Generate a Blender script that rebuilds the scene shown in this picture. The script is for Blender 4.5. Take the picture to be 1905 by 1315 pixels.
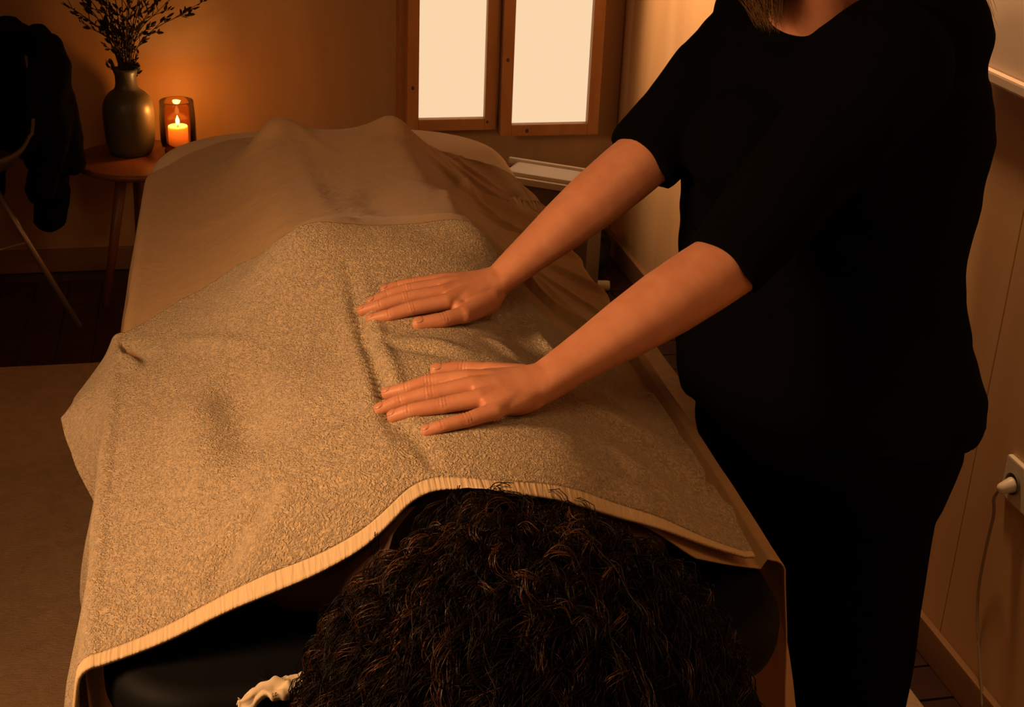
import bpy, bmesh, math, random
import numpy as np
from mathutils import Vector, Matrix, noise
for o in list(bpy.data.objects): bpy.data.objects.remove(o, do_unlink=True)
SC = bpy.context.scene; COL = SC.collection
random.seed(7); RNG = np.random.default_rng(7)
R_ = math.radians
# ---------------------------------------------------------------- camera
cam = bpy.data.cameras.new('camera'); camo = bpy.data.objects.new('camera', cam); COL.objects.link(camo); SC.camera = camo
cam.sensor_width = 36.0; cam.lens = 36.0*2600/1905; cam.clip_start = .05
camo.matrix_world = Matrix.Translation((0, 0, 1.6)) @ (Matrix.Rotation(R_(-13.2), 4, 'Z') @ Matrix.Rotation(R_(90-24.5), 4, 'X') @ Matrix.Rotation(R_(2.4), 4, 'Z'))
# ---------------------------------------------------------------- world, lamps, exposure
w = bpy.data.worlds.new('world'); SC.world = w; w.use_nodes = True
w.node_tree.nodes['Background'].inputs[0].default_value = (1, .62, .34, 1); w.node_tree.nodes['Background'].inputs[1].default_value = .004
SC.view_settings.view_transform = 'Standard'; SC.view_settings.look = 'None'; SC.view_settings.gamma = 1; SC.view_settings.use_curve_mapping = False
SC.view_settings.exposure = 0.0
def spot(name, loc, target, power, size, blend):
    l = bpy.data.lights.new(name, 'SPOT'); l.energy = power; l.color = (1, .55, .25); l.spot_size = R_(size); l.spot_blend = blend; l.shadow_soft_size = .06
    o = bpy.data.objects.new(name, l); COL.objects.link(o); o.location = loc; o.rotation_euler = (Vector(target)-Vector(loc)).to_track_quat('-Z', 'Y').to_euler(); return o
def area(name, loc, target, size, power, color, shape='DISK', size_y=None):
    l = bpy.data.lights.new(name, 'AREA'); l.shape = shape; l.size = size; l.energy = power; l.color = color
    if size_y: l.size_y = size_y
    o = bpy.data.objects.new(name, l); COL.objects.link(o); o.location = loc
    o.rotation_euler = (Vector(target)-Vector(loc)).to_track_quat('-Z', 'Y').to_euler(); return o
area('warm_room_lamp', (-1.22, .90, 1.62), (.30, 1.35, .85), .50, 15.5, (1, .53, .23)).data.spread = R_(112)
area('added_ceiling_fill', (.70, .40, 2.42), (.9, 1.1, 0), .8, 6, (1, .54, .22))  # unseen fill added below the ceiling to lift the right wall
spot('added_wall_spot', (.85, 3.60, 1.80), (1.3, 3.60, 1.20), 130, 52, .4)      # two unseen spots, added to brighten the plywood on the right
spot('added_wall_spot', (1.08, 2.25, 2.05), (1.3, 1.75, .90), 56, 50, .5)
# ---------------------------------------------------------------- helpers
def link(name, me, mat=None, parent=None, smooth=True):
    o = bpy.data.objects.new(name, me); COL.objects.link(o)
    if mat is not None and not me.materials: me.materials.append(mat)
    if smooth and len(me.polygons): me.polygons.foreach_set('use_smooth', [True]*len(me.polygons))
    if parent is not None: o.parent = parent; o.matrix_parent_inverse = Matrix.Translation(-Vector(parent.location))
    return o
def mesh(name, V, Fc):
    me = bpy.data.meshes.new(name); me.from_pydata([tuple(map(float, v)) for v in V], [], Fc); me.update(); return me
def tag(o, label=None, cat=None, group=None, kind=None):
    if label: o['label'] = label
    if cat: o['category'] = cat
    if group: o['group'] = group
    if kind: o['kind'] = kind
    return o
def thing(name, loc, label, cat, group=None):
    o = bpy.data.objects.new(name, None); COL.objects.link(o); o.location = loc; o.empty_display_size = .05
    return tag(o, label, cat, group)
def bm_mesh(name, bm):
    bmesh.ops.recalc_face_normals(bm, faces=bm.faces)
    me = bpy.data.meshes.new(name); bm.to_mesh(me); bm.free(); return me
def box_bm(bm, c, s, M=None, bev=0):
    b = bmesh.new(); bmesh.ops.create_cube(b, size=1)
    for v in b.verts: v.co = Vector((v.co.x*s[0], v.co.y*s[1], v.co.z*s[2]))
    if bev: bmesh.ops.bevel(b, geom=list(b.edges), offset=bev, segments=2, affect='EDGES', profile=.7)
    T = Matrix.Translation(c) @ (M or Matrix.Identity(4)); b.transform(T)
    t = bpy.data.meshes.new('t'); b.to_mesh(t); b.free(); bm.from_mesh(t); bpy.data.meshes.remove(t)
def box(name, c, s, mat, parent=None, M=None, bev=.003, smooth=False):
    bm = bmesh.new(); box_bm(bm, c, s, M, bev); return link(name, bm_mesh(name, bm), mat, parent, smooth)
def frame_of(d):
    d = Vector(d).normalized(); a = Vector((0, 0, 1)) if abs(d.z) < .9 else Vector((1, 0, 0))
    u = d.cross(a).normalized(); return u, d.cross(u).normalized(), d
def capsule(V, Fc, p, q, r0, r1, n=20, k=5):
    p, q = Vector(p), Vector(q); u, v, d = frame_of(q-p); rings = []
    for i in range(k):
        a = math.pi/2*(1-i/(k)); rings.append((p-d*r0*math.sin(a), max(r0*math.cos(a), 1e-5)))
    rings.append((p, r0)); rings.append((q, r1))
    for i in range(1, k+1):
        a = math.pi/2*i/k; rings.append((q+d*r1*math.sin(a), max(r1*math.cos(a), 1e-5)))
    sweep(V, Fc, rings, u, v, n)
def sweep(V, Fc, rings, u, v, n):
    b = len(V)
    for c, r in rings:
        for j in range(n):
            t = 2*math.pi*j/n; V.append(c+u*(r*math.cos(t))+v*(r*math.sin(t)))
    m = len(rings)
    for i in range(m-1):
        for j in range(n):
            Fc.append((b+i*n+j, b+i*n+(j+1) % n, b+(i+1)*n+(j+1) % n, b+(i+1)*n+j))
    Fc.append(tuple(b+j for j in range(n))[::-1]); Fc.append(tuple(b+(m-1)*n+j for j in range(n)))
def cone(V, Fc, p, q, r0, r1, n=28):
    p, q = Vector(p), Vector(q); u, v, d = frame_of(q-p); sweep(V, Fc, [(p, r0), (q, r1)], u, v, n)
def ellipsoid(V, Fc, c, r, ax=None, n=24, m=14):
    c = Vector(c); ax = ax or (Vector((1, 0, 0)), Vector((0, 1, 0)), Vector((0, 0, 1))); b = len(V)
    for i in range(m+1):
        a = math.pi*i/m
        for j in range(n):
            t = 2*math.pi*j/n; s = max(math.sin(a), 1e-4)
            V.append(c+ax[0]*(r[0]*s*math.cos(t))+ax[1]*(r[1]*s*math.sin(t))+ax[2]*(r[2]*math.cos(a)))
    for i in range(m):
        for j in range(n):
            Fc.append((b+i*n+j, b+(i+1)*n+j, b+(i+1)*n+(j+1) % n, b+i*n+(j+1) % n))
    Fc.append(tuple(b+j for j in range(n))); Fc.append(tuple(b+m*n+j for j in range(n))[::-1])
def loft(V, Fc, rings, n=40):
    """rings: (center, axis_a, axis_b, ra, rb) closed ellipses, capped"""
    b = len(V)
    for c, A, B, ra, rb in rings:
        for j in range(n):
            t = 2*math.pi*j/n; ct, st = math.cos(t), math.sin(t)
            V.append(Vector(c)+A*(ra*math.copysign(abs(ct)**.85, ct))+B*(rb*math.copysign(abs(st)**.85, st)))
    m = len(rings)
    for i in range(m-1):
        for j in range(n):
            Fc.append((b+i*n+j, b+i*n+(j+1) % n, b+(i+1)*n+(j+1) % n, b+(i+1)*n+j))
    Fc.append(tuple(b+j for j in range(n))[::-1]); Fc.append(tuple(b+(m-1)*n+j for j in range(n)))
def remeshed(V, Fc, voxel, it=4, fac=.5):
    me = mesh('t', V, Fc); bm = bmesh.new(); bm.from_mesh(me); bm.to_mesh(me); bm.free()
    o = bpy.data.objects.new('t', me); COL.objects.link(o)
    m = o.modifiers.new('r', 'REMESH'); m.mode = 'VOXEL'; m.voxel_size = voxel
    if it: s = o.modifiers.new('s', 'SMOOTH'); s.factor = fac; s.iterations = it
    dg = bpy.context.evaluated_depsgraph_get(); dg.update()
    out = bpy.data.meshes.new_from_object(o.evaluated_get(dg)); bpy.data.objects.remove(o); bpy.data.meshes.remove(me)
    return out
def co_get(me):
    a = np.empty(len(me.vertices)*3, np.float32); me.vertices.foreach_get('co', a); return a.reshape(-1, 3)
def co_set(me, a): me.vertices.foreach_set('co', a.astype(np.float32).ravel()); me.update()
def join_meshes(name, ms):
    bm = bmesh.new()
    for m in ms: bm.from_mesh(m)
    me = bpy.data.meshes.new(name); bm.to_mesh(me); bm.free(); return me
def tubes(name, lines, rad, sides=3):
    """many thin strands as one mesh; lines: list of (k,3) arrays of equal k"""
    P = np.array(lines, float); n, k, _ = P.shape
    T = np.gradient(P, axis=1); T /= np.linalg.norm(T, axis=2, keepdims=True)+1e-9
    ref = np.array([.31, .77, .55]); U = np.cross(T, ref); U /= np.linalg.norm(U, axis=2, keepdims=True)+1e-9; W = np.cross(T, U)
    tp = (np.sin(np.linspace(.25, 1, k)*math.pi)**.35)[None, :, None]; rad = np.broadcast_to(np.asarray(rad, float).reshape(-1, 1, 1), (n, 1, 1))*np.maximum(tp, .15)
    vs = [P+rad*(math.cos(2*math.pi*j/sides)*U+math.sin(2*math.pi*j/sides)*W) for j in range(sides)]
    V = np.stack(vs, 2).reshape(-1, 3)
    I = np.arange(n*k*sides).reshape(n, k, sides); A = I[:, :-1]; B = I[:, 1:]
    Q = np.stack([A, np.roll(A, -1, 2), np.roll(B, -1, 2), B], 3).reshape(-1, 4)
    me = bpy.data.meshes.new(name); me.vertices.add(len(V)); me.vertices.foreach_set('co', V.astype(np.float32).ravel())
    me.loops.add(Q.size); me.loops.foreach_set('vertex_index', Q.astype(np.int32).ravel())
    me.polygons.add(len(Q)); me.polygons.foreach_set('loop_start', np.arange(0, Q.size, 4, dtype=np.int32))
    me.update(calc_edges=True); me.validate(); return me
def lathe(name, prof, n=48, close=False):
    V = []; Fc = []
    for r, z in prof:
        for j in range(n): V.append((r*math.cos(2*math.pi*j/n), r*math.sin(2*math.pi*j/n), z))
    m = len(prof); rr = m if close else m-1
    for i in range(rr):
        for j in range(n): Fc.append((i*n+j, i*n+(j+1) % n, ((i+1) % m)*n+(j+1) % n, ((i+1) % m)*n+j))
    me = mesh(name, V, Fc); bm = bmesh.new(); bm.from_mesh(me); bmesh.ops.remove_doubles(bm, verts=bm.verts, dist=1e-5); bmesh.ops.recalc_face_normals(bm, faces=bm.faces); bm.to_mesh(me); bm.free(); return me
def pipe(name, pts, r, mat, parent=None, n=10, rings=None):
    V = []; Fc = []; P = [Vector(p) for p in pts]; rs = rings or [r]*len(P); b = []
    for i, p in enumerate(P):
        d = (P[min(i+1, len(P)-1)]-P[max(i-1, 0)]).normalized(); u, v, _ = frame_of(d)
        for j in range(n): V.append(p+u*(rs[i]*math.cos(2*math.pi*j/n))+v*(rs[i]*math.sin(2*math.pi*j/n)))
    for i in range(len(P)-1):
        for j in range(n): Fc.append((i*n+j, i*n+(j+1) % n, (i+1)*n+(j+1) % n, (i+1)*n+j))
    Fc.append(tuple(range(n))[::-1]); Fc.append(tuple((len(P)-1)*n+j for j in range(n)))
    return link(name, mesh(name, V, Fc), mat, parent)
def spline(pts, k):
    P = np.array(pts, float); m = len(P); d = np.r_[0, np.cumsum(np.linalg.norm(np.diff(P, axis=0), axis=1))]; t = np.linspace(0, d[-1], k); out = []
    for x in t:
        i = min(np.searchsorted(d, x, 'right')-1, m-2); f = (x-d[i])/(d[i+1]-d[i])
        p0, p1, p2, p3 = P[max(i-1, 0)], P[i], P[i+1], P[min(i+2, m-1)]
        out.append(.5*((2*p1)+(-p0+p2)*f+(2*p0-5*p1+4*p2-p3)*f*f+(-p0+3*p1-3*p2+p3)*f**3))
    return np.array(out)
# ---------------------------------------------------------------- materials
def M(name, col, rough=.6, spec=.5, metal=0, bump=None, var=None, coat=0, sss=0, sheen=0):
    """bump / var: (scale, strength, detail, distortion, stretch xyz)"""
    m = bpy.data.materials.new(name); m.use_nodes = True; nt = m.node_tree; b = nt.nodes['Principled BSDF']
    b.inputs['Base Color'].default_value = (*col, 1); b.inputs['Roughness'].default_value = rough; b.inputs['Specular IOR Level'].default_value = spec
    b.inputs['Metallic'].default_value = metal; b.inputs['Coat Weight'].default_value = coat
    if sss: b.inputs['Subsurface Weight'].default_value = sss; b.inputs['Subsurface Radius'].default_value = (.012, .005, .003); b.inputs['Subsurface Scale'].default_value = 1
    if sheen: b.inputs['Sheen Weight'].default_value = sheen; b.inputs['Sheen Roughness'].default_value = .5
    tc = nt.nodes.new('ShaderNodeTexCoord')
    def nz(scale, detail, dist, st):
        mp = nt.nodes.new('ShaderNodeMapping'); mp.inputs['Scale'].default_value = st; nt.links.new(tc.outputs['Object'], mp.inputs[0])
        n = nt.nodes.new('ShaderNodeTexNoise'); n.inputs['Scale'].default_value = scale; n.inputs['Detail'].default_value = detail; n.inputs['Distortion'].default_value = dist
        nt.links.new(mp.outputs[0], n.inputs['Vector']); return n
    if var:
        sc, am, de, di, st, col2 = var; n = nz(sc, de, di, st); r = nt.nodes.new('ShaderNodeValToRGB'); r.color_ramp.elements[0].position = .5-am; r.color_ramp.elements[1].position = .5+am
        r.color_ramp.elements[0].color = (*col2, 1); r.color_ramp.elements[1].color = (*col, 1)
        nt.links.new(n.outputs['Fac'], r.inputs[0]); nt.links.new(r.outputs[0], b.inputs['Base Color'])
    if bump:
        prev = None
        for sc, am, de, di, st, dist in bump:
            n = nz(sc, de, di, st); bp = nt.nodes.new('ShaderNodeBump'); bp.inputs['Strength'].default_value = am; bp.inputs['Distance'].default_value = dist
            nt.links.new(n.outputs['Fac'], bp.inputs['Height'])
            if prev: nt.links.new(prev.outputs[0], bp.inputs['Normal'])
            prev = bp
        nt.links.new(prev.outputs[0], b.inputs['Normal'])
    return m
def emit(name, col, st):
    m = bpy.data.materials.new(name); m.use_nodes = True; nt = m.node_tree; nt.nodes.clear()
    e = nt.nodes.new('ShaderNodeEmission'); e.inputs[0].default_value = (*col, 1); e.inputs[1].default_value = st
    o = nt.nodes.new('ShaderNodeOutputMaterial'); nt.links.new(e.outputs[0], o.inputs[0]); return m
one = (1, 1, 1)
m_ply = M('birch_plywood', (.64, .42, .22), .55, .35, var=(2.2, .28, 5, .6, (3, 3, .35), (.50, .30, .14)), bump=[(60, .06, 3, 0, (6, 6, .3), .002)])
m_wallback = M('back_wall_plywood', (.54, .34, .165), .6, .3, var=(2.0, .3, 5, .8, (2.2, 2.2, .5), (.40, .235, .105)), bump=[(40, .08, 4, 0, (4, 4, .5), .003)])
m_pine = M('pine_frame', (.42, .20, .07), .5, .4, var=(9, .25, 4, 1.2, (2, 2, .4), (.30, .13, .04)), bump=[(80, .1, 3, 0, (4, 4, .4), .002)])
m_base = M('baseboard_wood', (.30, .16, .07), .5, .4, var=(6, .3, 4, .5, (.5, .5, 3), (.22, .11, .045)))
m_grout = M('grout', (.075, .055, .045), .9, .2, bump=[(200, .2, 2, 0, one, .002)])
m_tile = M('dark_red_tile', (.050, .017, .012), .38, .45, var=(14, .25, 3, .4, one, (.030, .011, .009)), bump=[(45, .12, 3, 0, one, .002)])
m_rug = M('beige_rug', (.46, .32, .19), .95, .1, var=(26, .25, 4, 1, one, (.36, .245, .14)), bump=[(330, .5, 3, .6, one, .004), (90, .5, 2, 0, (1, 3.2, 1), .004)])
m_terry = M('terry_cotton', (.60, .455, .28), .95, .12, var=(320, .3, 2, 1.5, one, (.50, .37, .22)), bump=[(150, 1.0, 2.5, 2.6, one, .009), (35, .3, 3, .5, one, .006)], sheen=.25)
m_hem = M('woven_hem', (.62, .465, .285), .85, .2, bump=[(70, .55, 1, .3, (3.4, .25, .6), .004), (400, .2, 2, 0, one, .001)])
m_sheet = M('brushed_cotton', (.45, .29, .145), .9, .15, var=(45, .3, 4, 1.4, one, (.40, .25, .12)), bump=[(110, .2, 4, 1.6, one, .003), (13, .30, 5, 1.6, one, .012)], sheen=.12)
m_cream = M('cream_cotton', (.70, .57, .40), .85, .2, bump=[(300, .12, 2, 0, one, .001)])
m_leather = M('black_leatherette', (.0022, .0023, .0028), .65, .12, bump=[(260, .1, 3, 0, one, .001)])
m_skin = M('skin', (.58, .268, .158), .48, .35, sss=.12, var=(42, .28, 4, .6, one, (.50, .205, .115)), bump=[(420, .12, 3, .4, one, .0012), (60, .06, 3, .5, one, .002)])
m_skin2 = M('brown_skin', (.075, .030, .016), .55, .3, bump=[(300, .1, 3, 0, one, .001)])
m_nail = M('fingernail', (.53, .245, .15), .3, .45)
m_black = M('black_jersey', (.0022, .0020, .0019), .95, .03, bump=[(180, .15, 2, 0, (1, 1, 3), .001)])
m_wool = M('black_wool', (.0035, .0033, .003), .95, .05, bump=[(120, .5, 3, .5, one, .004)])
m_hair = M('dark_brown_hair', (.0065, .0022, .0010), .45, .18)
m_hair2 = M('brown_hair_ends', (.065, .024, .009), .30, .5)
m_hairmass = M('hair_underlayer', (.002, .001, .0008), .95, .0, bump=[(90, .8, 4, 1.5, one, .006)])
m_blond = M('dark_blond_hair', (.21, .115, .045), .35, .5)
m_white = M('white_enamel', (.72, .64, .52), .4, .5)
m_grey = M('grey_enamel', (.17, .135, .10), .5, .4)
m_board = M('white_board', (.62, .50, .40), .6, .3)
m_vase = M('olive_stoneware', (.085, .075, .045), .42, .5, var=(18, .3, 4, .5, one, (.065, .058, .034)), bump=[(70, .1, 3, 0, one, .002)])
m_stool = M('walnut_wood', (.20, .075, .028), .42, .45, var=(7, .3, 4, .8, (4, .6, 1), (.13, .045, .016)))
m_twig = M('dried_twig', (.055, .030, .016), .8, .2)
m_leaf = M('dried_leaf', (.030, .021, .010), .8, .15)
m_plastic = M('chair_shell', (.10, .075, .05), .5, .4)
m_wire = M('brushed_steel_leg', (.33, .26, .19), .4, .5, metal=.6)
m_wood = M('beech_table_leg', (.33, .19, .09), .5, .4, var=(9, .3, 4, .8, (3, 3, .5), (.25, .135, .06)))
m_bag = M('black_nylon', (.012, .010, .009), .6, .3, bump=[(90, .3, 3, .3, one, .003)])
m_dark = M('shoe_black', (.008, .007, .007), .6, .3)
m_lip = M('lip', (.42, .13, .09), .4, .4); m_eyew = M('eye_white', (.7, .65, .58), .2, .5); m_iris = M('iris', (.06, .04, .02), .2, .5)
m_pane = emit('backlit_paper', (1.0, .69, .42), .97)
m_flame = emit('flame', (1.0, .66, .25), 10)
m_wax = M('candle_wax', (.85, .62, .38), .5, .3, sss=1.0); m_wax.node_tree.nodes['Principled BSDF'].inputs['Subsurface Radius'].default_value = (.03, .016, .006)
def glass_mat(name, tint, fac):
    m = bpy.data.materials.new(name); m.use_nodes = True; nt = m.node_tree; nt.nodes.clear()
    t = nt.nodes.new('ShaderNodeBsdfTransparent'); t.inputs[0].default_value = (*tint, 1); g = nt.nodes.new('ShaderNodeBsdfGlossy'); g.inputs['Roughness'].default_value = .06; g.inputs[0].default_value = (.9, .8, .7, 1)
    lw = nt.nodes.new('ShaderNodeLayerWeight'); lw.inputs[0].default_value = fac; x = nt.nodes.new('ShaderNodeMixShader'); o = nt.nodes.new('ShaderNodeOutputMaterial')
    nt.links.new(lw.outputs['Fresnel'], x.inputs[0]); nt.links.new(t.outputs[0], x.inputs[1]); nt.links.new(g.outputs[0], x.inputs[2]); nt.links.new(x.outputs[0], o.inputs[0]); return m
m_glass = glass_mat('amber_smoked_glass', (.95, .80, .62), .25)
m_glassbase = M('thick_glass_base', (.10, .045, .02), .12, .5)
# ---------------------------------------------------------------- drape support (client body + table) and cloth membranes
TX0, TX1, TY0, TY1, TZ = -0.13, 0.61, 1.13, 3.16, 0.72      # massage table pad
CX = 0.25
CAPS = []                                                    # client body: tapered capsules p0,p1,r0,r1
ELLS = [((CX,1.40,.812),(.17,.25,.112)), ((CX,1.27,.81),(.185,.13,.108)), ((CX,1.62,.815),(.145,.2,.10)),
        ((CX,1.80,.82),(.195,.18,.122)), ((CX-.085,1.85,.85),(.095,.125,.10)), ((CX+.085,1.85,.85),(.095,.125,.10)),
        ((CX,1.00,.835),(.078,.105,.098)), ((CX,0.985,.80),(.068,.085,.10))]
for sx in (-1, 1):
    CAPS += [((CX+sx*.05,1.25,.815),(CX+sx*.165,1.27,.795),.085,.07),
             ((CX+sx*.185,1.29,.79),(CX+sx*.245,1.57,.77),.052,.042),
             ((CX+sx*.245,1.57,.77),(CX+sx*.265,1.80,.755),.042,.028),
             ((CX+sx*.265,1.80,.752),(CX+sx*.262,1.95,.742),.028,.016),
             ((CX+sx*.095,1.88,.82),(CX+sx*.105,2.26,.80),.098,.070),
             ((CX+sx*.105,2.26,.795),(CX+sx*.104,2.58,.825),.064,.040),
             ((CX+sx*.104,2.58,.828),(CX+sx*.108,2.63,.858),.040,.036),
             ((CX+sx*.108,2.62,.85),(CX+sx*.115,2.83,.765),.037,.027)]
CAPS += [((CX,1.22,.835),(CX,1.06,.84),.062,.058)]
def support_grid(h=0.01, x0=-.15, x1=.63, y0=1.0, y1=3.2):
    gx = np.arange(x0, x1+h/2, h); gy = np.arange(y0, y1+h/2, h)
    X, Y = np.meshgrid(gx, gy, indexing='ij'); H = np.full(X.shape, TZ)
    for c, r in ELLS:
        if c[1] < 1.05: continue                             # the head lies beyond the cloth
        q = 1-((X-c[0])/r[0])**2-((Y-c[1])/r[1])**2
        H = np.where(q > 0, np.maximum(H, c[2]+r[2]*np.sqrt(np.maximum(q, 0))), H)
    for p, q, r0, r1 in CAPS:
        d = np.array(q)-np.array(p); L2 = d[0]**2+d[1]**2
        t = np.clip(((X-p[0])*d[0]+(Y-p[1])*d[1])/L2, 0, 1)
        r = r0+(r1-r0)*t; e = (X-p[0]-t*d[0])**2+(Y-p[1]-t*d[1])**2
        H = np.where(e < r*r, np.maximum(H, p[2]+t*d[2]+np.sqrt(np.maximum(r*r-e, 0))), H)
    return gx, gy, H
def membrane(H, n):
    Z = H.copy()
    for _ in range(n):
        A = Z.copy()
        A[1:-1, :] = (Z[:-2, :]+Z[2:, :]+2*Z[1:-1, :])/4
        B = A.copy(); B[:, 1:-1] = (A[:, :-2]+A[:, 2:]+2*A[:, 1:-1])/4
        Z = np.maximum(H, B); 
    for _ in range(4):
        A = Z.copy(); A[1:-1, :] = (Z[:-2, :]+Z[2:, :]+2*Z[1:-1, :])/4
        Z = A.copy(); Z[:, 1:-1] = (A[:, :-2]+A[:, 2:]+2*A[:, 1:-1])/4
    return Z
GX, GY, HS = support_grid()
xx, yy = np.meshgrid(GX, GY, indexing='ij')
# the cloth is stretched between the two legs and feet
for yv, j in zip(GY, range(len(GY))):
    if 1.95 < yv < 2.80:
        pk = max(HS[:, j]); k = np.clip(1-((GX-CX)/.115)**2, 0, 1); sag = .030 if yv > 2.5 else .022
        HS[:, j] = np.where(k > 0, np.maximum(HS[:, j], pk-.004-sag*np.sqrt(k)), HS[:, j])
ZM = membrane(HS, 240)
def zsurf(x, y, Z=None):
    Z = ZM if Z is None else Z
    fx = np.clip((np.asarray(x, float)-GX[0])/(GX[1]-GX[0]), 0, len(GX)-1.001); fy = np.clip((np.asarray(y, float)-GY[0])/(GY[1]-GY[0]), 0, len(GY)-1.001)
    i = fx.astype(int); j = fy.astype(int); a = fx-i; b = fy-j
    return (Z[i, j]*(1-a)+Z[i+1, j]*a)*(1-b)+(Z[i, j+1]*(1-a)+Z[i+1, j+1]*a)*b
# ---------------------------------------------------------------- the room
WX, WY, LX, FY, CZ = 1.30, 4.20, -2.0, -1.2, 2.5
def struct(o): o['kind'] = 'structure'; return o
fl = struct(box('floor', ((WX+LX)/2, (WY+FY)/2, -.03), (WX-LX+.2, WY-FY+.2, .05), m_grout, bev=0))
pitch = .095; tile_me = None
def add_tile(x, y):
    global tile_me
    if tile_me is None:
        bm = bmesh.new(); box_bm(bm, (0, 0, 0), (pitch-.006, pitch-.006, .012), bev=.0015); tile_me = bm_mesh('floor_tile', bm); tile_me.materials.append(m_tile)
    o = bpy.data.objects.new('floor_tile', tile_me); COL.objects.link(o); o.location = (x, y, -.006+random.uniform(-.0008, .0006)); o.rotation_euler = (random.uniform(-.004, .004), random.uniform(-.004, .004), 0)
    o.parent = fl
ty = [1.929-pitch/2-pitch*k for k in range(-23, 8)]
nx = int((WX-LX)/pitch)
cells = []
for y in ty:
    for k in range(nx):
        x = WX-.004-pitch*(k+.5)
        if y > 3.47 and x > -1.15 and y < WY: cells.append((x, y))
        elif x > 1.18 and y <= 3.47: cells.append((x, y))
for x, y in cells[:300]: add_tile(x, y)
wr = struct(box('wall_right', (WX+.05, (WY+FY)/2, CZ/2), (.08, WY-FY+.2, CZ), m_grout, bev=0))
wb = struct(box('wall_back', ((WX+LX)/2, WY+.05, CZ/2), (WX-LX+.2, .08, CZ), m_grout, bev=0))
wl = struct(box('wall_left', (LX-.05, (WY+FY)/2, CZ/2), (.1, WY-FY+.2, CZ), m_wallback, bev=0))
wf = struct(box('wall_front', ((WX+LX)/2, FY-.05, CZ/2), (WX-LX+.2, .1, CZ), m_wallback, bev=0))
struct(box('ceiling', ((WX+LX)/2, (WY+FY)/2, CZ+.05), (WX-LX+.2, WY-FY+.2, .1), M('ceiling_paint', (.45, .35, .25), .9, .1), bev=0))
seam = [FY, -.465, .735, 1.935, 3.135, WY]
for a, b in zip(seam[:-1], seam[1:]):
    box('wall_panel', (WX+.005, (a+b)/2, CZ/2), (.012, b-a-.003, CZ), m_ply, wr, bev=.0015)
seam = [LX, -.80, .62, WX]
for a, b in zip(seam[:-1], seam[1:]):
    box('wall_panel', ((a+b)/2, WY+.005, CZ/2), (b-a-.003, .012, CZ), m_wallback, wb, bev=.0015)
bb = struct(box('baseboard_right', (WX-.008, (WY+FY)/2, .036), (.014, WY-FY, .072), m_base, bev=.003))
bb = struct(box('baseboard_back', ((WX+LX)/2-.008, WY-.008, .036), (WX-LX-.016, .014, .072), m_base, bev=.003))
# rug with a woven surface
def rug():
    x0, x1, y0, y1 = -1.75, 1.218, -.6, 3.505; nx_, ny_ = 60, 80; V = []; Fc = []
    for i in range(nx_+1):
        for j in range(ny_+1):
            x = x0+(x1-x0)*i/nx_; y = y0+(y1-y0)*j/ny_; e = min(i, nx_-i, j, ny_-j)
            V.append((x+.003*math.sin(y*9) if i in (0, nx_) else x, y+.004*math.sin(x*5) if j in (0, ny_) else y, (.007 if e else .002)+.0012*noise.noise((x*5, y*5, 0))))
    for i in range(nx_):
        for j in range(ny_): a = i*(ny_+1)+j; Fc.append((a, a+ny_+1, a+ny_+2, a+1))
    o = link('floor_rug', mesh('floor_rug', V, Fc), m_rug)
    tag(o, 'large beige woven rug on the dark tiled floor under the massage table', 'rug')
rug()
# window: two pine sashes with backlit translucent panes, standing proud of the back wall
WYF = 4.06
win = struct(bpy.data.objects.new('window_1', None)); COL.objects.link(win); win.location = (.9, WY, .45); win['label'] = 'pair of narrow pine framed backlit panes'
def sash(x0, x1, z0, z1, yf, mu):
    fw = .035; d = .05; c = (x0+x1)/2; yc = yf+d/2
    s = bpy.data.objects.new('sash', None); COL.objects.link(s); s.location = (c, yf, z0); s.parent = win; s.matrix_parent_inverse = Matrix.Translation(-win.location)
    P = Matrix.Translation(-Vector((c, yf, z0)))
    def pt(name, cc, ss, m, bev=.0025):
        bm = bmesh.new(); box_bm(bm, cc, ss, None, bev); o = link(name, bm_mesh(name, bm), m, None, False); o.parent = s; o.matrix_parent_inverse = P; return o
    pt('stile', (x0+fw/2, yc, (z0+z1)/2), (fw, d, z1-z0), m_pine); pt('stile', (x1-fw/2, yc, (z0+z1)/2), (fw, d, z1-z0), m_pine)
    pt('rail', (c, yc, z0+fw/2), (x1-x0-2*fw, d, fw), m_pine); pt('rail', (c, yc, z1-fw/2), (x1-x0-2*fw, d, fw), m_pine)
    pt('pane', (c, yf+.028, (z0+z1)/2), (x1-x0-2*fw+.004, .006, z1-z0-2*fw+.004), m_pane, 0)
    for kx, kz, kr in mu: 
        V = []; Fc = []; ellipsoid(V, Fc, (kx, yf+.0002, kz), (.0055*kr, .0006, .0065*kr), n=12, m=6); o = link('knot', mesh('knot', V, Fc), M('pine_knot', (.09, .03, .012), .5, .3), None); o.parent = s; o.matrix_parent_inverse = P
sash(.600, .872, .453, 1.30, WYF, [(.6165, .585, 1), (.845, .478, .8)])
sash(.882, 1.190, .437, 1.30, WYF-.02, [(.898, .67, 1), (.965, .453, 1.1)])
for (a, b, c_, s_) in (('casing', 0, (.890, (WYF+.05+WY)/2, .885), (.61, WY-WYF-.05, .83)),):
    bm = bmesh.new(); box_bm(bm, c_, s_, None, .003); o = link('casing', bm_mesh('casing', bm), m_pine, win, False)
# white board on the right wall
bd = thing('wall_board', (WX, 1.9, 1.08), 'pale board with a raised lower edge rail on the right wall', 'board')
box('panel', (WX-.010, 1.75, 1.55), (.016, 1.5, .90), m_board, bd); box('edge_rail', (WX-.016, 1.75, 1.090), (.030, 1.5, .020), m_board, bd, bev=.004)
box('edge_rail', (WX-.016, 2.49, 1.55), (.030, .02, .90), m_board, bd, bev=.004); box('edge_rail', (WX-.016, 1.75, 2.0), (.030, 1.5, .020), m_board, bd, bev=.004)
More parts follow.
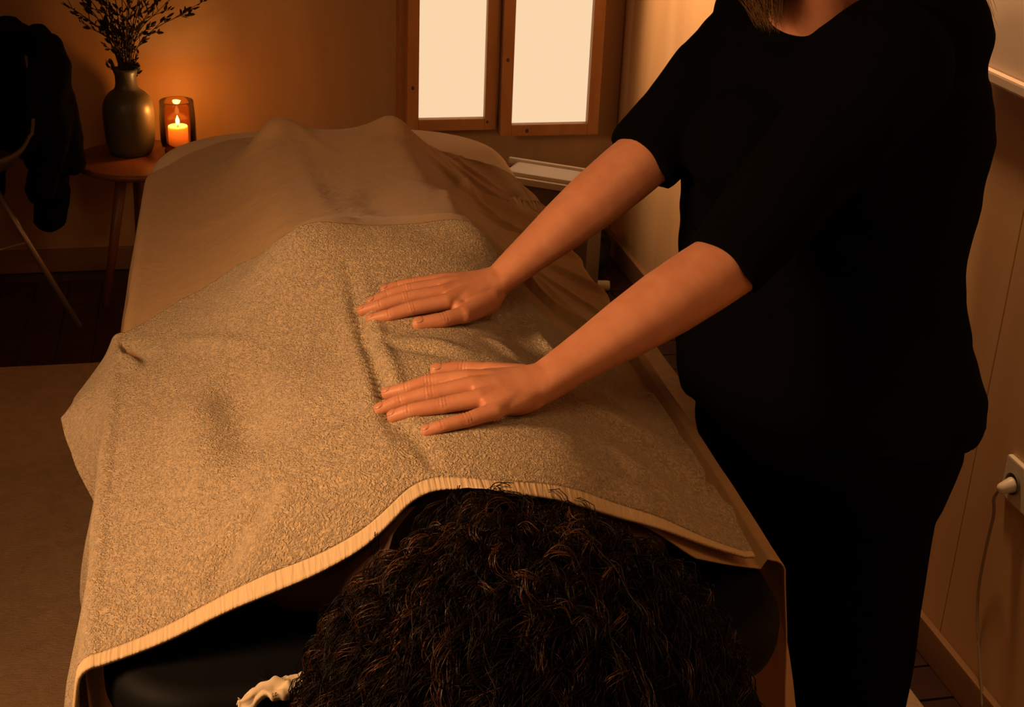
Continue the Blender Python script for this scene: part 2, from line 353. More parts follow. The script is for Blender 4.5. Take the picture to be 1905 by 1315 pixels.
# socket, plug and cable
so = thing('wall_socket', (WX, 1.80, .44), 'white double wall socket low on the plywood wall', 'socket')
box('cover_plate', (WX-.006, 1.762, .470), (.010, .135, .075), m_white, so, bev=.003)
for yy in (1.795, 1.730):
    o = link('socket_well', lathe('socket_well', [(.001, 0), (.017, 0), (.019, .002), (.019, .006)], 24), m_grey, so); o.matrix_parent_inverse = Matrix.Translation(-Vector(so.location)) @ Matrix.Translation((WX-.0112, yy, .470)) @ Matrix.Rotation(R_(-90), 4, 'Y')
pl = thing('power_plug', (WX-.014, 1.815, .465), 'white plug with thin cable hanging from the wall socket', 'plug')
V = []; Fc = []; capsule(V, Fc, (WX-.016, 1.795, .468), (WX-.030, 1.797, .462), .0135, .010); link('plug_body', mesh('plug_body', V, Fc), m_white, pl)
pipe('cable', spline([(WX-.034, 1.798, .460), (WX-.038, 1.804, .44), (WX-.024, 1.815, .40), (WX-.016, 1.828, .33), (WX-.012, 1.832, .25), (WX-.010, 1.822, .19), (WX-.010, 1.79, .12), (WX-.016, 1.745, .05), (WX-.03, 1.72, .008), (WX-.035, 1.60, .006)], 60), .0028, M('cable_white', (.30, .21, .14), .5, .3), pl, 8)
# heater in the corner under the window
hx = Vector((.955, 3.80, 0)); ha = math.atan2(-.130, .189)
ht = thing('floor_heater', hx, 'white boxy floor heater with grey front under the window', 'heater')
HM = Matrix.Translation(hx) @ Matrix.Rotation(ha, 4, 'Z')
def hbox(name, c, s, m, bev=.004):
    bm = bmesh.new(); box_bm(bm, (0, 0, 0), s, None, bev); me = bm_mesh(name, bm); me.transform(HM @ Matrix.Translation(c)); return link(name, me, m, ht, False)
hbox('body', (.02, .02, .19), (.30, .125, .37), m_grey); hbox('top_frame', (.02, .086, .392), (.31, .014, .018), m_white); hbox('top_cap', (.03, .018, .386), (.26, .105, .022), m_white, .009); hbox('front_rail', (.02, -.048, .377), (.31, .012, .02), m_white)
hbox('top_slot', (.02, .02, .376), (.29, .12, .006), M('slot_dark', (.03, .02, .014), .8, .1))
for k in (-1, 1): hbox('foot', (.02+k*.12, .02, .006), (.03, .12, .012), m_dark)
# black bag and a pale roll on the tiles in the corner
V = []; Fc = []
ellipsoid(V, Fc, (1.15, 3.98, .07), (.085, .10, .07)); ellipsoid(V, Fc, (1.12, 3.93, .045), (.06, .07, .045)); ellipsoid(V, Fc, (1.19, 4.02, .085), (.06, .07, .06))
me = remeshed(V, Fc, .006, 6); a = co_get(me)
for i in range(len(a)): a[i] += np.array(noise.noise_vector(Vector(a[i])*22))*.006
a[:, 2] = np.maximum(a[:, 2], .001); co_set(me, a)
bg = thing('soft_bag', (1.15, 3.98, 0), 'slouched black bag on the tiles in the back corner', 'bag'); link('bag_body', me, m_bag, bg)
pipe('strap', spline([(1.09, 3.95, .09), (1.10, 3.93, .135), (1.15, 3.93, .15), (1.20, 3.95, .13), (1.21, 3.98, .10)], 24), .007, m_bag, bg)
me = lathe('rolled_cloth', [(.001, 0), (.013, .0), (.016, .004), (.016, .046), (.013, .05), (.001, .05)], 20)
o = link('rolled_cloth', me, m_cream); o.matrix_world = Matrix.Translation((1.150, 3.845, .0165)) @ Matrix.Rotation(R_(90), 4, 'Y') @ Matrix.Rotation(.2, 4, 'X'); tag(o, 'small pale roll lying on the tiles in front of the black bag', 'roll')
# ---------------------------------------------------------------- round side table
tc_ = Vector((-.176, 4.0, 0)); st = thing('side_table', tc_, 'small round dark wooden side table with splayed legs by the back wall', 'table')
o = link('table_top', lathe('table_top', [(.001, .390), (.170, .390), (.183, .396), (.186, .404), (.184, .410), (.178, .412), (.001, .412)], 64), m_stool, st); o.matrix_parent_inverse = Matrix.Identity(4)
for ang in (228, 100, -15):
    a = R_(ang); p0 = tc_+Vector((math.cos(a)*.075, math.sin(a)*.075, .392)); p1 = tc_+Vector((math.cos(a)*.185, math.sin(a)*.185*.82, .0))
    pipe('leg', [p0, p0.lerp(p1, .5), p1], .015, m_stool, st, 14, [.0165, .014, .0095])
# vase
vz = thing('vase', (-.203, 4.045, .413), 'olive grey stoneware bottle vase holding dried branches', 'vase')
prof = [(.001, 0), (.052, 0), (.058, .003), (.064, .018), (.069, .04), (.0715, .08), (.0715, .125), (.069, .145), (.062, .162), (.049, .176), (.037, .184), (.032, .192), (.030, .205), (.030, .225), (.033, .234), (.0345, .240), (.0335, .245), (.030, .246), (.0265, .243), (.026, .22), (.027, .195), (.045, .17), (.062, .14), (.064, .05), (.05, .012), (.001, .010)]
o = link('vase_body', lathe('vase_body', prof, 64), m_vase, vz); o.matrix_parent_inverse = Matrix.Identity(4)
# dried branches
leaf_me = None
def branch(tipx, tipy, h, k):
    base = Vector((-.203+random.uniform(-.012, .012), 4.045+random.uniform(-.012, .012), .432)); nk = Vector((-.203+tipx*.10, 4.045+tipy*.10, .662))
    tip = Vector((-.203+tipx, 4.045+tipy, .66+h)); mid = nk.lerp(tip, .5)+Vector((-tipx*.12, -tipy*.1, .02))
    b = thing('dried_branch', base, 'dried leafy branch standing in the olive grey vase', 'branch', 'dried branches in the vase')
    main = spline([base, nk, mid, tip], 16); pipe('stem', main, .002, m_twig, b, 6, list(np.linspace(.0026, .0010, 16)))
    V = []; Fc = []
    def leaf(p, d, L):
        d = Vector(d).normalized(); s = d.cross(Vector((random.uniform(-1, 1), random.uniform(-1, 1), random.uniform(-1, 1)))).normalized()*L*.21; n = d.cross(s).normalized()*L*.10
        i = len(V); p = Vector(p); V.extend([p, p+d*L*.35+s+n, p+d*L*.75+s*.7, p+d*L, p+d*L*.75-s*.7, p+d*L*.35-s+n, p+d*L*.5-n*.6]); Fc.extend([(i, i+1, i+6), (i+1, i+2, i+6), (i+2, i+3, i+6), (i+3, i+4, i+6), (i+4, i+5, i+6), (i+5, i, i+6)])
    side = 0
    for q in range(6, 16):
        for _ in range(2):
            p = Vector(main[q]); t = (Vector(main[min(q+1, 15)])-Vector(main[q-1])).normalized(); side += 1
            o_ = Vector((random.uniform(-1, 1), random.uniform(-.7, .7), random.uniform(-.1, .5))).normalized(); d = (t*.75+o_*.8).normalized()
            if random.random() < .42:
                L = random.uniform(.03, .075); e = p+d*L; pipe('side_twig', [p, p.lerp(e, .5)+Vector((0, 0, .002)), e], .001, m_twig, b, 5, [.0011, .0009, .0007])
                for f in (.45, .7, .9, 1): leaf(p.lerp(e, f), d+Vector((random.uniform(-.9, .9), random.uniform(-.6, .6), random.uniform(-.5, .8))), random.uniform(.013, .025))
            else: leaf(p, d, random.uniform(.013, .027))
    o = link('leaves', mesh('leaves', V, Fc), m_leaf, b, False); so_ = o.modifiers.new('s', 'SOLIDIFY'); so_.thickness = .0006
for k, (x, y, h) in enumerate([(-.15, -.01, .24), (-.11, .03, .22), (-.07, -.05, .30), (-.03, .04, .33), (.015, -.03, .34), (.055, .02, .30), (.09, -.03, .26), (.14, .02, .22), (.165, -.02, .15), (-.13, .02, .16), (.10, .03, .15), (-.09, .05, .12), (.04, -.05, .26), (-.05, .01, .24), (.12, -.05, .30), (-.10, -.04, .28)]): branch(x, y, h, k)
# candle in amber glass
cx, cy = -.068, 4.01
gl = thing('candle_glass', (cx, cy, .413), 'amber smoked glass candle holder beside the vase', 'candle holder')
o = link('glass_cup', lathe('glass_cup', [(.040, .018), (.047, .024), (.0505, .045), (.0505, .110), (.048, .145), (.0475, .158), (.0462, .1595), (.0450, .157), (.0455, .145), (.048, .108), (.048, .046), (.044, .028), (.001, .024)], 56), m_glass, gl); o.matrix_parent_inverse = Matrix.Identity(4)
o = link('glass_base', lathe('glass_base', [(.001, 0), (.036, 0), (.040, .004), (.042, .018), (.044, .0235), (.001, .0235)], 48), m_glassbase, gl); o.matrix_parent_inverse = Matrix.Identity(4)
cd = thing('candle', (cx, cy, .4375), 'lit white pillar candle inside the amber glass', 'candle')
o = link('wax', lathe('wax', [(.001, 0), (.027, 0), (.028, .002), (.028, .058), (.0265, .0615), (.022, .060), (.001, .0575)], 40), m_wax, cd); o.matrix_parent_inverse = Matrix.Identity(4)
o = pipe('wick', [(cx, cy, .494), (cx+.0005, cy, .502)], .0012, m_dark, cd, 6)
o = link('flame', lathe('flame', [(.0004, .064), (.0044, .068), (.0060, .074), (.0046, .081), (.0022, .087), (.0003, .092)], 16), m_flame, cd); o.matrix_parent_inverse = Matrix.Identity(4)
l = bpy.data.lights.new('candle_light', 'POINT'); l.energy = 1.5; l.color = (1, .45, .12); l.shadow_soft_size = .012; lo = bpy.data.objects.new('candle_light', l); COL.objects.link(lo); lo.location = (cx, cy, .545)
# ---------------------------------------------------------------- chair with black jacket
ch = thing('shell_chair', (-.70, 3.80, 0), 'moulded shell chair on thin splayed metal legs at the left edge', 'chair')
V = []; Fc = []; nu, nv = 24, 26
prof_c = spline([(.21, .435), (.16, .445), (.02, .425), (-.12, .432), (-.19, .47), (-.225, .55), (-.245, .65), (-.255, .75)], nv)      # (depth from centre, z): front lip -> back top
cyaw = R_(127); CM = Matrix.Translation((-.70, 3.80, 0)) @ Matrix.Rotation(cyaw, 4, 'Z')
for j in range(nv):
    d, z = prof_c[j]; hw = .225-.03*(j/nv)-.035*max(0, (j-20)/6)
    for i in range(nu):
        s = -1+2*i/(nu-1); lift = .10*abs(s)**3.2*(math.sin(math.pi*min(1, j/18))**.7 if j < 18 else 0); fw = .05*abs(s)**2.5*(1 if j > 14 else j/14)
        V.append(CM @ Vector((hw*s, -d-fw if False else d*1.0+fw*.9 if j > 10 else d, z+lift*.8)))
for j in range(nv-1):
    for i in range(nu-1): a = j*nu+i; Fc.append((a, a+1, a+nu+1, a+nu))
o = link('seat_shell', mesh('seat_shell', V, Fc), m_plastic, ch); s_ = o.modifiers.new('s', 'SOLIDIFY'); s_.thickness = .009
for sx, sy in ((-1, 1), (1, 1), (-1, -1), (1, -1)):
    pipe('leg', [CM @ Vector((sx*.10, sy*.10, .425)), CM @ Vector((sx*.245, sy*.235, .004))], .0085, m_wire, ch, 10)
for s1 in (-1, 1): pipe('crossbar', [CM @ Vector((-.10*1, s1*.10, .418)), CM @ Vector((.10, s1*.10, .418))], .006, m_wire, ch, 8)
for s1 in (-1, 1): pipe('crossbar', [CM @ Vector((s1*.16, -.155, .25)), CM @ Vector((s1*.16, .155, .25))], .004, m_wire, ch, 8)
# jacket hung over the chair back (a thick soft drape with a sleeve hanging at its side)
V = []; Fc = []
def jp(x, d, z): return CM @ Vector((x, d, z))
for i in range(9):
    x = -.175+.42*i/8; capsule(V, Fc, jp(x*.95, -.275, .815+.012*math.sin(i*2.1)), jp(x*1.02, -.30, .50+.03*math.sin(i*1.7)), .042, .04)
    capsule(V, Fc, jp(x*.95, -.25, .815+.01*math.cos(i*1.3)), jp(x*.98, -.17, .56), .038, .03)
capsule(V, Fc, jp(-.155, -.27, .79), jp(.23, -.27, .815), .05, .05)
for sx in (-1, 1):
    o_ = .085 if sx < 0 else 0
    capsule(V, Fc, jp(sx*.25+o_, -.27, .76), jp(sx*.275+o_, -.24, .56), .056, .045); capsule(V, Fc, jp(sx*.275+o_, -.24, .56), jp(sx*.26+o_, -.20, .44), .045, .04)
    capsule(V, Fc, jp(sx*.20+o_, -.29, .60), jp(sx*.20+o_, -.26, .34), .05, .045)
me = remeshed(V, Fc, .008, 8); a = co_get(me)
a[:, 2] -= .048
for i in range(len(a)): a[i] += np.array(noise.noise_vector(Vector(a[i])*14))*.009+np.array(noise.noise_vector(Vector(a[i])*40))*.003
co_set(me, a); o = link('jacket', me, m_wool); tag(o, 'black woolly jacket slung over the back of the shell chair', 'jacket')
# ---------------------------------------------------------------- massage table
mt = thing('massage_table', (.24, 2.14, 0), 'massage table with black leatherette pad and wooden legs under the client', 'massage table')
def slab(name, x0, x1, y0, y1, z0, z1, rad, mat, parent, edge=.02, foot=None):
    V = []; Fc = []; pts = []
    ft = foot or rad
    for cx_, cy_, a0, rr_ in ((x1-ft, y1-ft, 0, ft), (x0+ft, y1-ft, 90, ft), (x0+rad, y0+rad, 180, rad), (x1-rad, y0+rad, 270, rad)):
        for k in range(13): a = R_(a0+90*k/12); pts.append((cx_, cy_, math.cos(a), math.sin(a), rr_))
    lv = [(-edge, z0)]+[(-edge+edge*math.sin(R_(t)), z0+edge-edge*math.cos(R_(t))) for t in (30, 60, 90)]+[(-edge+edge*math.cos(R_(t)), z1-edge+edge*math.sin(R_(t))) for t in (0, 30, 60, 90)]
    n = len(pts)
    for d, z in lv:
        for (a_, b_, c_, s_, rr_) in pts: V.append((a_+(rr_+d)*c_, b_+(rr_+d)*s_, z))
    for i in range(len(lv)-1):
        for j in range(n): Fc.append((i*n+j, i*n+(j+1) % n, (i+1)*n+(j+1) % n, (i+1)*n+j))
    Fc.append(tuple(range(n))[::-1]); Fc.append(tuple((len(lv)-1)*n+j for j in range(n)))
    V = [(x+.020*max(0, y-1.3), y, z) for x, y, z in V]                        # the table stands very slightly askew
    return link(name, mesh(name, V, Fc), mat, parent)
slab('pad', TX0, TX1, TY0, TY1, TZ-.075, TZ-.003, .11, m_leather, mt, .026, .24)
slab('frame', TX0+.02, TX1-.02, TY0+.03, TY1-.02, TZ-.165, TZ-.075, .08, m_wood, mt, .006, .23)
for x in (TX0+.07, TX1-.07):
    for y in (TY0+.12, TY1-.12): box('leg', (x, y, .282), (.045, .06, .545), m_wood, mt, bev=.004)
for y in (TY0+.12, TY1-.12): box('crossbar', ((TX0+TX1)/2, y, .30), (TX1-TX0-.18, .025, .05), m_wood, mt, bev=.004)
# face cradle of the table: two arms and a padded horseshoe covered with pale paper
for x in (.16, .32): pipe('cradle_arm', [(x, 1.20, .615), (x, .95, .615)], .011, m_dark, mt, 10)
V = []; Fc = []
arc = [(.24+.115*math.cos(R_(t)), .99+.135*math.sin(R_(t)), .672) for t in range(-225, 46, 15)]
for p, q in zip(arc[:-1], arc[1:]): capsule(V, Fc, p, q, .046, .046, 16)
me = remeshed(V, Fc, .006, 4); link('face_cradle', me, m_leather, mt)
V = []; Fc = []
cvr = thing('table_cover', (.24, 2.7, TZ-.1), 'cream fitted cover pulled over the foot end of the massage table', 'table cover')
slab('cover', TX0-.012, TX1+.012, 2.05, TY1+.012, TZ-.11, TZ-.0005, .05, m_cream, cvr, .03, .25)
# ---------------------------------------------------------------- cloths
def fold_field(x, y, folds):
    D = np.zeros_like(x)
    for pts, amp, wd in folds:
        P = spline([(a, b, 0) for a, b in pts], 40)[:, :2]
        d2 = np.full(x.shape, 9.); tt = np.zeros_like(x)
        for k in range(40):
            e = (x-P[k, 0])**2+(y-P[k, 1])**2; m = e < d2; d2 = np.where(m, e, d2); tt = np.where(m, k/39, tt)
        D += amp*np.exp(-d2/(wd*wd))*np.minimum(1, np.minimum(tt, 1-tt)*3.5)
    return D
def cloth_points(cols, rows, hl, hr, y0, y1, thl, thr, off, folds, wave, nz, wtop=TX1-TX0):
    """grid of points; hl/hr hang length (of y), thl/thr hang angle in degrees (of y)"""
    xe = np.linspace(0, 1, cols)[:, None]*np.ones((1, rows)); v = np.ones((cols, 1))*np.linspace(0, 1, rows)[None, :]
    HL, HR = hl(1.6), hr(1.6)
    L = max(hl(yy) for yy in np.linspace(1.1, 3.1, 21)); Rr = max(hr(yy) for yy in np.linspace(1.1, 3.1, 21)); W = wtop
    S = -L+(L+W+Rr)*xe                                           # arc coordinate from the left table edge
    ye = np.vectorize(lambda s, t: y0(s+TX0)+(y1(s+TX0)-y0(s+TX0))*t)(S, v)
    hlv = np.vectorize(hl)(ye); hrv = np.vectorize(hr)(ye); tl = np.radians(np.vectorize(thl)(ye)); tr = np.radians(np.vectorize(thr)(ye))
    aL = np.maximum(-S, 0)/L*hlv; aR = np.maximum(S-W, 0)/Rr*hrv
    xt = np.clip(S, 0, W)+TX0; R0 = .022
    tl = np.clip(tl+np.radians(wave(ye, 0)), .1, 1.62); tr = np.clip(tr+np.radians(wave(ye, 1)), .1, 1.62)
    def hang(A, T):
        th = np.minimum(A/R0, T); ex = np.maximum(A-R0*T, 0); return R0*np.sin(th)+ex*np.cos(T), -(R0*(1-np.cos(th))+ex*np.sin(T))
    dxl, dzl = hang(aL, tl); dxr, dzr = hang(aR, tr)
    X = xt-dxl+dxr; Z = zsurf(xt, ye)+off+dzl+dzr
    fd = fold_field(xt-np.maximum(-S, 0)+np.maximum(S-W, 0), ye, folds); hangm = np.clip((aL+aR)/.04, 0, 1)
    Z = Z+fd*(1-hangm); X = X+fd*hangm*np.where(S < 0, -1, 1)
    N = np.vectorize(lambda p, q, r: noise.noise((p*6.5, q*5, r*3))*.6+noise.noise((p*16, q*14, r*8))*.3)(S, ye, Z*0+1)
    N2 = np.vectorize(lambda p, q: noise.noise((p*5+9, q*12, 4.)))(S, ye)
    Z = Z+N*nz*(1-hangm); X = X+(N2*.012+N*nz)*hangm*np.clip((aL+aR)/.12, 0, 1)
    return np.stack([X, ye, Z], 2)
def grid_mesh(name, P, r0=0, r1=None):
    c, r, _ = P.shape; r1 = r-1 if r1 is None else r1; Q = P[:, r0:r1+1]; k = Q.shape[1]
    I = np.arange(c*k).reshape(c, k); Fc = np.stack([I[:-1, :-1], I[1:, :-1], I[1:, 1:], I[:-1, 1:]], 2).reshape(-1, 4)
    return mesh(name, Q.reshape(-1, 3), [tuple(map(int, f)) for f in Fc])
def thick(o, t, off=-1):
    s = o.modifiers.new('thickness', 'SOLIDIFY'); s.thickness = t; s.offset = off; return o
interp = lambda xs, ys: (lambda x: float(np.interp(x, xs, ys)))
smooth_interp = lambda xs, ys: (lambda x: float(np.mean(np.interp(x+np.linspace(-.024, .024, 9), xs, ys))))
# thin sheet over the whole body
s_folds = [([(.44, 2.72), (.47, 2.55), (.455, 2.40), (.40, 2.2), (.375, 2.0)], .012, .016), ([(.503, 2.98), (.553, 2.83), (.587, 2.675), (.595, 2.45)], .016, .016),
           ([(.45, 2.44), (.55, 2.494), (.66, 2.52)], .018, .014), ([(.43, 2.602), (.470, 2.46), (.53, 2.30)], .012, .012), ([(.434, 1.95), (.50, 1.86), (.60, 1.72)], .008, .012),
           ([(.50, 2.16), (.567, 2.14), (.66, 2.06)], .012, .011), ([(.44, 1.88), (.455, 1.78), (.48, 1.67), (.54, 1.55)], .012, .010), ([(-.10, 2.77), (.02, 2.76), (.10, 2.70)], .005, .02), ([(.16, 2.58), (.172, 2.3), (.18, 2.0)], .004, .02),
           ([(-.06, 2.44), (.06, 2.34), (.149, 2.25)], .0045, .03), ([(.09, 2.02), (.15, 1.95), (.22, 1.90)], .003, .018), ([(.3, 2.3), (.26, 2.12), (.29, 1.95)], -.006, .03), ([(.16, 2.66), (.20, 2.56), (.235, 2.48)], .003, .012), ([(.15, 2.60), (.11, 2.48), (.08, 2.30)], .004, .016), ([(.36, 2.62), (.31, 2.55), (.27, 2.50)], .003, .012), ([(.02, 2.9), (.08, 2.82), (.13, 2.72)], .006, .014), ([(.52, 2.75), (.45, 2.66), (.40, 2.62)], .01, .012), ([(.56, 2.32), (.50, 2.25), (.46, 2.12)], .009, .012), ([(.47, 2.70), (.52, 2.56), (.62, 2.44)], .010, .008), ([(.47, 2.36), (.55, 2.30), (.66, 2.25)], .010, .008), ([(.46, 2.05), (.54, 2.0), (.64, 1.9)], .009, .008), ([(.45, 2.84), (.50, 2.72), (.56, 2.60)], .010, .009), ([(.42, 2.9), (.47, 2.86), (.53, 2.86)], .010, .009)]
P = cloth_points(210, 300, lambda y: .26, lambda y: .36, lambda x: 1.215+.045*min(1, max(0, (x-.5)/.1)), smooth_interp([-.4, -.13, -.06, .03, .12, .2, .40, .48, .55, .62, .9], [2.72, 2.84, 2.97, 3.06, 3.09, 3.08, 3.02, 2.95, 2.80, 2.62, 2.55]),
                 interp([1.2, 2.6, 3.0], [84, 83, 78]), interp([1.2, 1.8, 2.4, 3.0], [84, 80, 74, 60]), .002, s_folds, lambda y, k: 5*np.sin(y*17+k*2)+4*np.sin(y*31+1)*(.5+k), .0022)
msk = (P[:, :, 1] < 1.82) & (np.abs(P[:, :, 0]-.24) < .36); zb = zsurf(P[:, :, 0], P[:, :, 1])-.014
P[:, :, 2] = np.where(msk, np.minimum(P[:, :, 2], zb), P[:, :, 2])
P[:, :, 0] += .020*np.maximum(0, P[:, :, 1]-1.3)*np.clip((np.abs(P[:, :, 0]-.25)-.15)/.2, 0, 1)
P[:, :, 0] = np.where((P[:, :, 1] < 1.98) & (P[:, :, 0] < TX0), np.maximum(P[:, :, 0], TX0-.016), P[:, :, 0])
o = thick(link('cover_sheet', grid_mesh('cover_sheet', P), m_sheet), .0018); tag(o, 'thin smooth beige sheet draped over the client\'s legs and feet', 'sheet')
# terry towel over back and shoulders
t_folds = [([(.160, 1.75), (.165, 1.67), (.166, 1.469), (.164, 1.31), (.172, 1.225)], .006, .014), ([(.178, 1.763), (.179, 1.675), (.178, 1.469), (.179, 1.307), (.192, 1.225)], -.009, .009), ([(.196, 1.72), (.194, 1.62), (.193, 1.45), (.200, 1.29), (.212, 1.215)], .007, .010),
           ([(.188, 1.31), (.200, 1.26), (.212, 1.205)], -.007, .009), ([(.189, 1.563), (.215, 1.507), (.245, 1.492), (.297, 1.44)], .005, .016), ([(.19, 1.54), (.22, 1.478), (.28, 1.425)], -.004, .012),
           ([(.398, 1.681), (.412, 1.640), (.419, 1.58), (.44, 1.50)], .013, .015), ([(.350, 1.60), (.375, 1.565), (.389, 1.50)], -.006, .015), ([(.335, 1.545), (.350, 1.50), (.355, 1.46)], .006, .014),
           ([(.015, 1.67), (.024, 1.55), (.041, 1.38)], -.016, .032), ([(-.04, 1.66), (-.03, 1.5), (-.01, 1.36)], .008, .03), ([(.085, 1.62), (.09, 1.5), (.10, 1.40)], .006, .03), ([(.159, 1.322), (.107, 1.335), (.049, 1.330), (.007, 1.29)], .007, .016), ([(.06, 1.285), (.02, 1.262), (-.02, 1.225)], -.014, .020),
           ([(-.06, 1.875), (.001, 1.76), (.055, 1.672)], .005, .010), ([(.385, 1.435), (.465, 1.418), (.522, 1.410), (.62, 1.39)], -.019, .010), ([(.385, 1.40), (.459, 1.375), (.51, 1.352), (.60, 1.31)], .020, .017), ([(.374, 1.28), (.415, 1.262), (.49, 1.25)], -.010, .020),
           ([(.44, 1.50), (.52, 1.475), (.60, 1.52)], -.006, .018), ([(-.155, 1.975), (-.125, 1.945), (-.105, 1.90), (-.085, 1.83)], -.012, .013), ([(-.15, 1.93), (-.125, 1.90), (-.105, 1.85)], .007, .013)]
ty1 = interp([-.4, -.25, -.13, -.045, .04, .10, .17, .23, .36, .40, .44, .50, .60, .9], [2.03, 2.02, 2.0, 2.04, 2.0, 1.86, 1.835, 1.835, 1.835, 1.78, 1.72, 1.66, 1.62, 1.58])
TP = cloth_points(300, 280, interp([1.1, 1.62, 1.72, 1.80, 2.0, 2.1], [.30, .26, .16, .125, .105, .10]), lambda y: .012, smooth_interp([-.5, -.13, -.014, .094, .147, .193, .27, .372, .472, .577, .62, .8], [1.165, 1.185, 1.188, 1.168, 1.166, 1.194, 1.172, 1.186, 1.207, 1.240, 1.245, 1.26]), ty1,
                  interp([1.15, 1.3, 1.6, 1.70, 1.78, 1.86, 1.94, 2.05], [82, 83, 86, 80, 60, 42, 50, 72]), lambda y: 25., .0075, t_folds, lambda y, k: 4*np.sin(y*19+k)+3*np.sin(y*37), .0025, .70)
tw = thing('terry_towel', (.24, 1.5, .72), 'beige terry towel spread over the client\'s back and shoulders', 'towel')
nh = 6
towel_o = thick(link('terry_field', grid_mesh('terry_field', TP, nh), m_terry, tw), .005)
TH = TP.copy(); TH[:, :nh+1, 2] -= .0008
thick(link('hem_band', grid_mesh('hem_band', TH, 0, nh), m_hem, tw), .004)
# crumpled tissue on the cradle, at the head end of the pad
V = []; Fc = []; ks, kw = 70, 9
mid_ = spline([(.004, 1.128, .738), (.030, 1.140, .744), (.055, 1.146, .746), (.085, 1.150, .746), (.12, 1.15, .745)], ks)
for i in range(ks):
    for j in range(kw):
        t = j/(kw-1)-.5; p = Vector(mid_[i]); n1 = noise.noise((i*.15, j*.8, 2.)); n2 = noise.noise((i*.2, j*.5, 7.))
        V.append((p.x+.003*n2, p.y-.012-t*.020+.004*n1, p.z-.016-abs(t)*.022+.003*math.sin(t*16+i*.10)+.006*n1))
for i in range(ks-1):
    for j in range(kw-1): a0 = i*kw+j; Fc.append((a0, a0+kw, a0+kw+1, a0+1))
o = link('crumpled_tissue', mesh('crumpled_tissue', V, Fc), m_cream); thick(o, .0012); tag(o, 'crumpled pale cradle tissue peeking out beside the dark curls', 'tissue')
# ---------------------------------------------------------------- client lying face down
cl = thing('person', (CX, 1.6, TZ), 'person with dark curly hair lying face down under the towel', 'person')
V = []; Fc = []
for p, q, r0, r1 in CAPS: capsule(V, Fc, p, q, r0, r1, 22)
for c, r in ELLS: ellipsoid(V, Fc, c, r)
for sx in (-1, 1):
    ellipsoid(V, Fc, (CX+sx*.077, 1.0, .815), (.010, .018, .030))                       # ears
    for k in range(5): capsule(V, Fc, (CX+sx*(.262+.012*(k-2)), 1.94, .740), (CX+sx*(.262+.016*(k-2)), 1.99+.012*(2-abs(k-2)), .732), .0085, .007, 10)   # fingers
    for k in range(5): capsule(V, Fc, (CX+sx*(.115+.014*(k-2)), 2.83, .760), (CX+sx*(.118+.015*(k-2)), 2.862-.006*abs(k-1), .745), .011, .008, 10)          # toes
ellipsoid(V, Fc, (CX, 1.015, .725), (.013, .022, .016)); ellipsoid(V, Fc, (CX, 1.06, .745), (.045, .035, .035))                                              # nose, jaw
for sx in (-1, 1): ellipsoid(V, Fc, (CX+sx*.03, .99, .728), (.014, .010, .010))
ellipsoid(V, Fc, (CX, 1.045, .722), (.022, .008, .008))
me = remeshed(V, Fc, .006, 5); a = co_get(me); a[:, 2] = np.where((a[:, 1] > 1.15), np.maximum(a[:, 2], TZ+.0015), a[:, 2])
lim = zsurf(a[:, 0], a[:, 1])-.020; a[:, 2] = np.where(a[:, 1] > 1.19, np.minimum(a[:, 2], lim), a[:, 2]); co_set(me, a); link('body', me, m_skin2, cl)
# curly hair
HCX = CX+.012
def dome(x, y, k=1.0):
    q = 1-((x-HCX)/(.225*k))**2-((y-1.00)/(.215*k))**2
    z = .65+.285*k*np.maximum(q, 0)**.42
    hb = np.where(y > 1.09, zsurf(x, y, HB)+.012*k, 0)
    return np.maximum(z, np.where((q > 0), hb, 0)), q
_, _, HB = support_grid()
V = []; Fc = []; nn = 60
gx_ = np.linspace(-1, 1, nn)
for i in range(nn):
    for j in range(nn):
        u_, v_ = gx_[i], gx_[j]; du = u_*math.sqrt(1-v_*v_/2)*.205; dv = v_*math.sqrt(1-u_*u_/2)*.195; x, y = HCX+du, 1.00+dv
        z, q = dome(np.array(x), np.array(y), .97); edge = max(abs(u_), abs(v_)) > .999
        V.append(Vector((x, y, (.66 if y < 1.12 else TZ+.003) if edge else max(float(z)-.008, .66 if y < 1.12 else TZ+.003))))
for i in range(nn-1):
    for j in range(nn-1): a0 = i*nn+j; Fc.append((a0, a0+nn, a0+nn+1, a0+1))
me = mesh('hair_mass', V, Fc); a = co_get(me)
for i in range(len(a)): a[i] += np.array(noise.noise_vector(Vector(a[i])*30))*.008
a[:, 2] = np.where(a[:, 1] > 1.12, np.maximum(a[:, 2], TZ+.003), a[:, 2]); a[:, 1] = np.minimum(a[:, 1], 1.19); a[:, 2] = np.where((a[:, 1] > 1.09) & (np.abs(a[:, 0]-HCX) < .17), np.maximum(a[:, 2], zsurf(a[:, 0], a[:, 1], HB)+.006), a[:, 2]); co_set(me, a)
link('hair_mass', me, m_hairmass, cl)
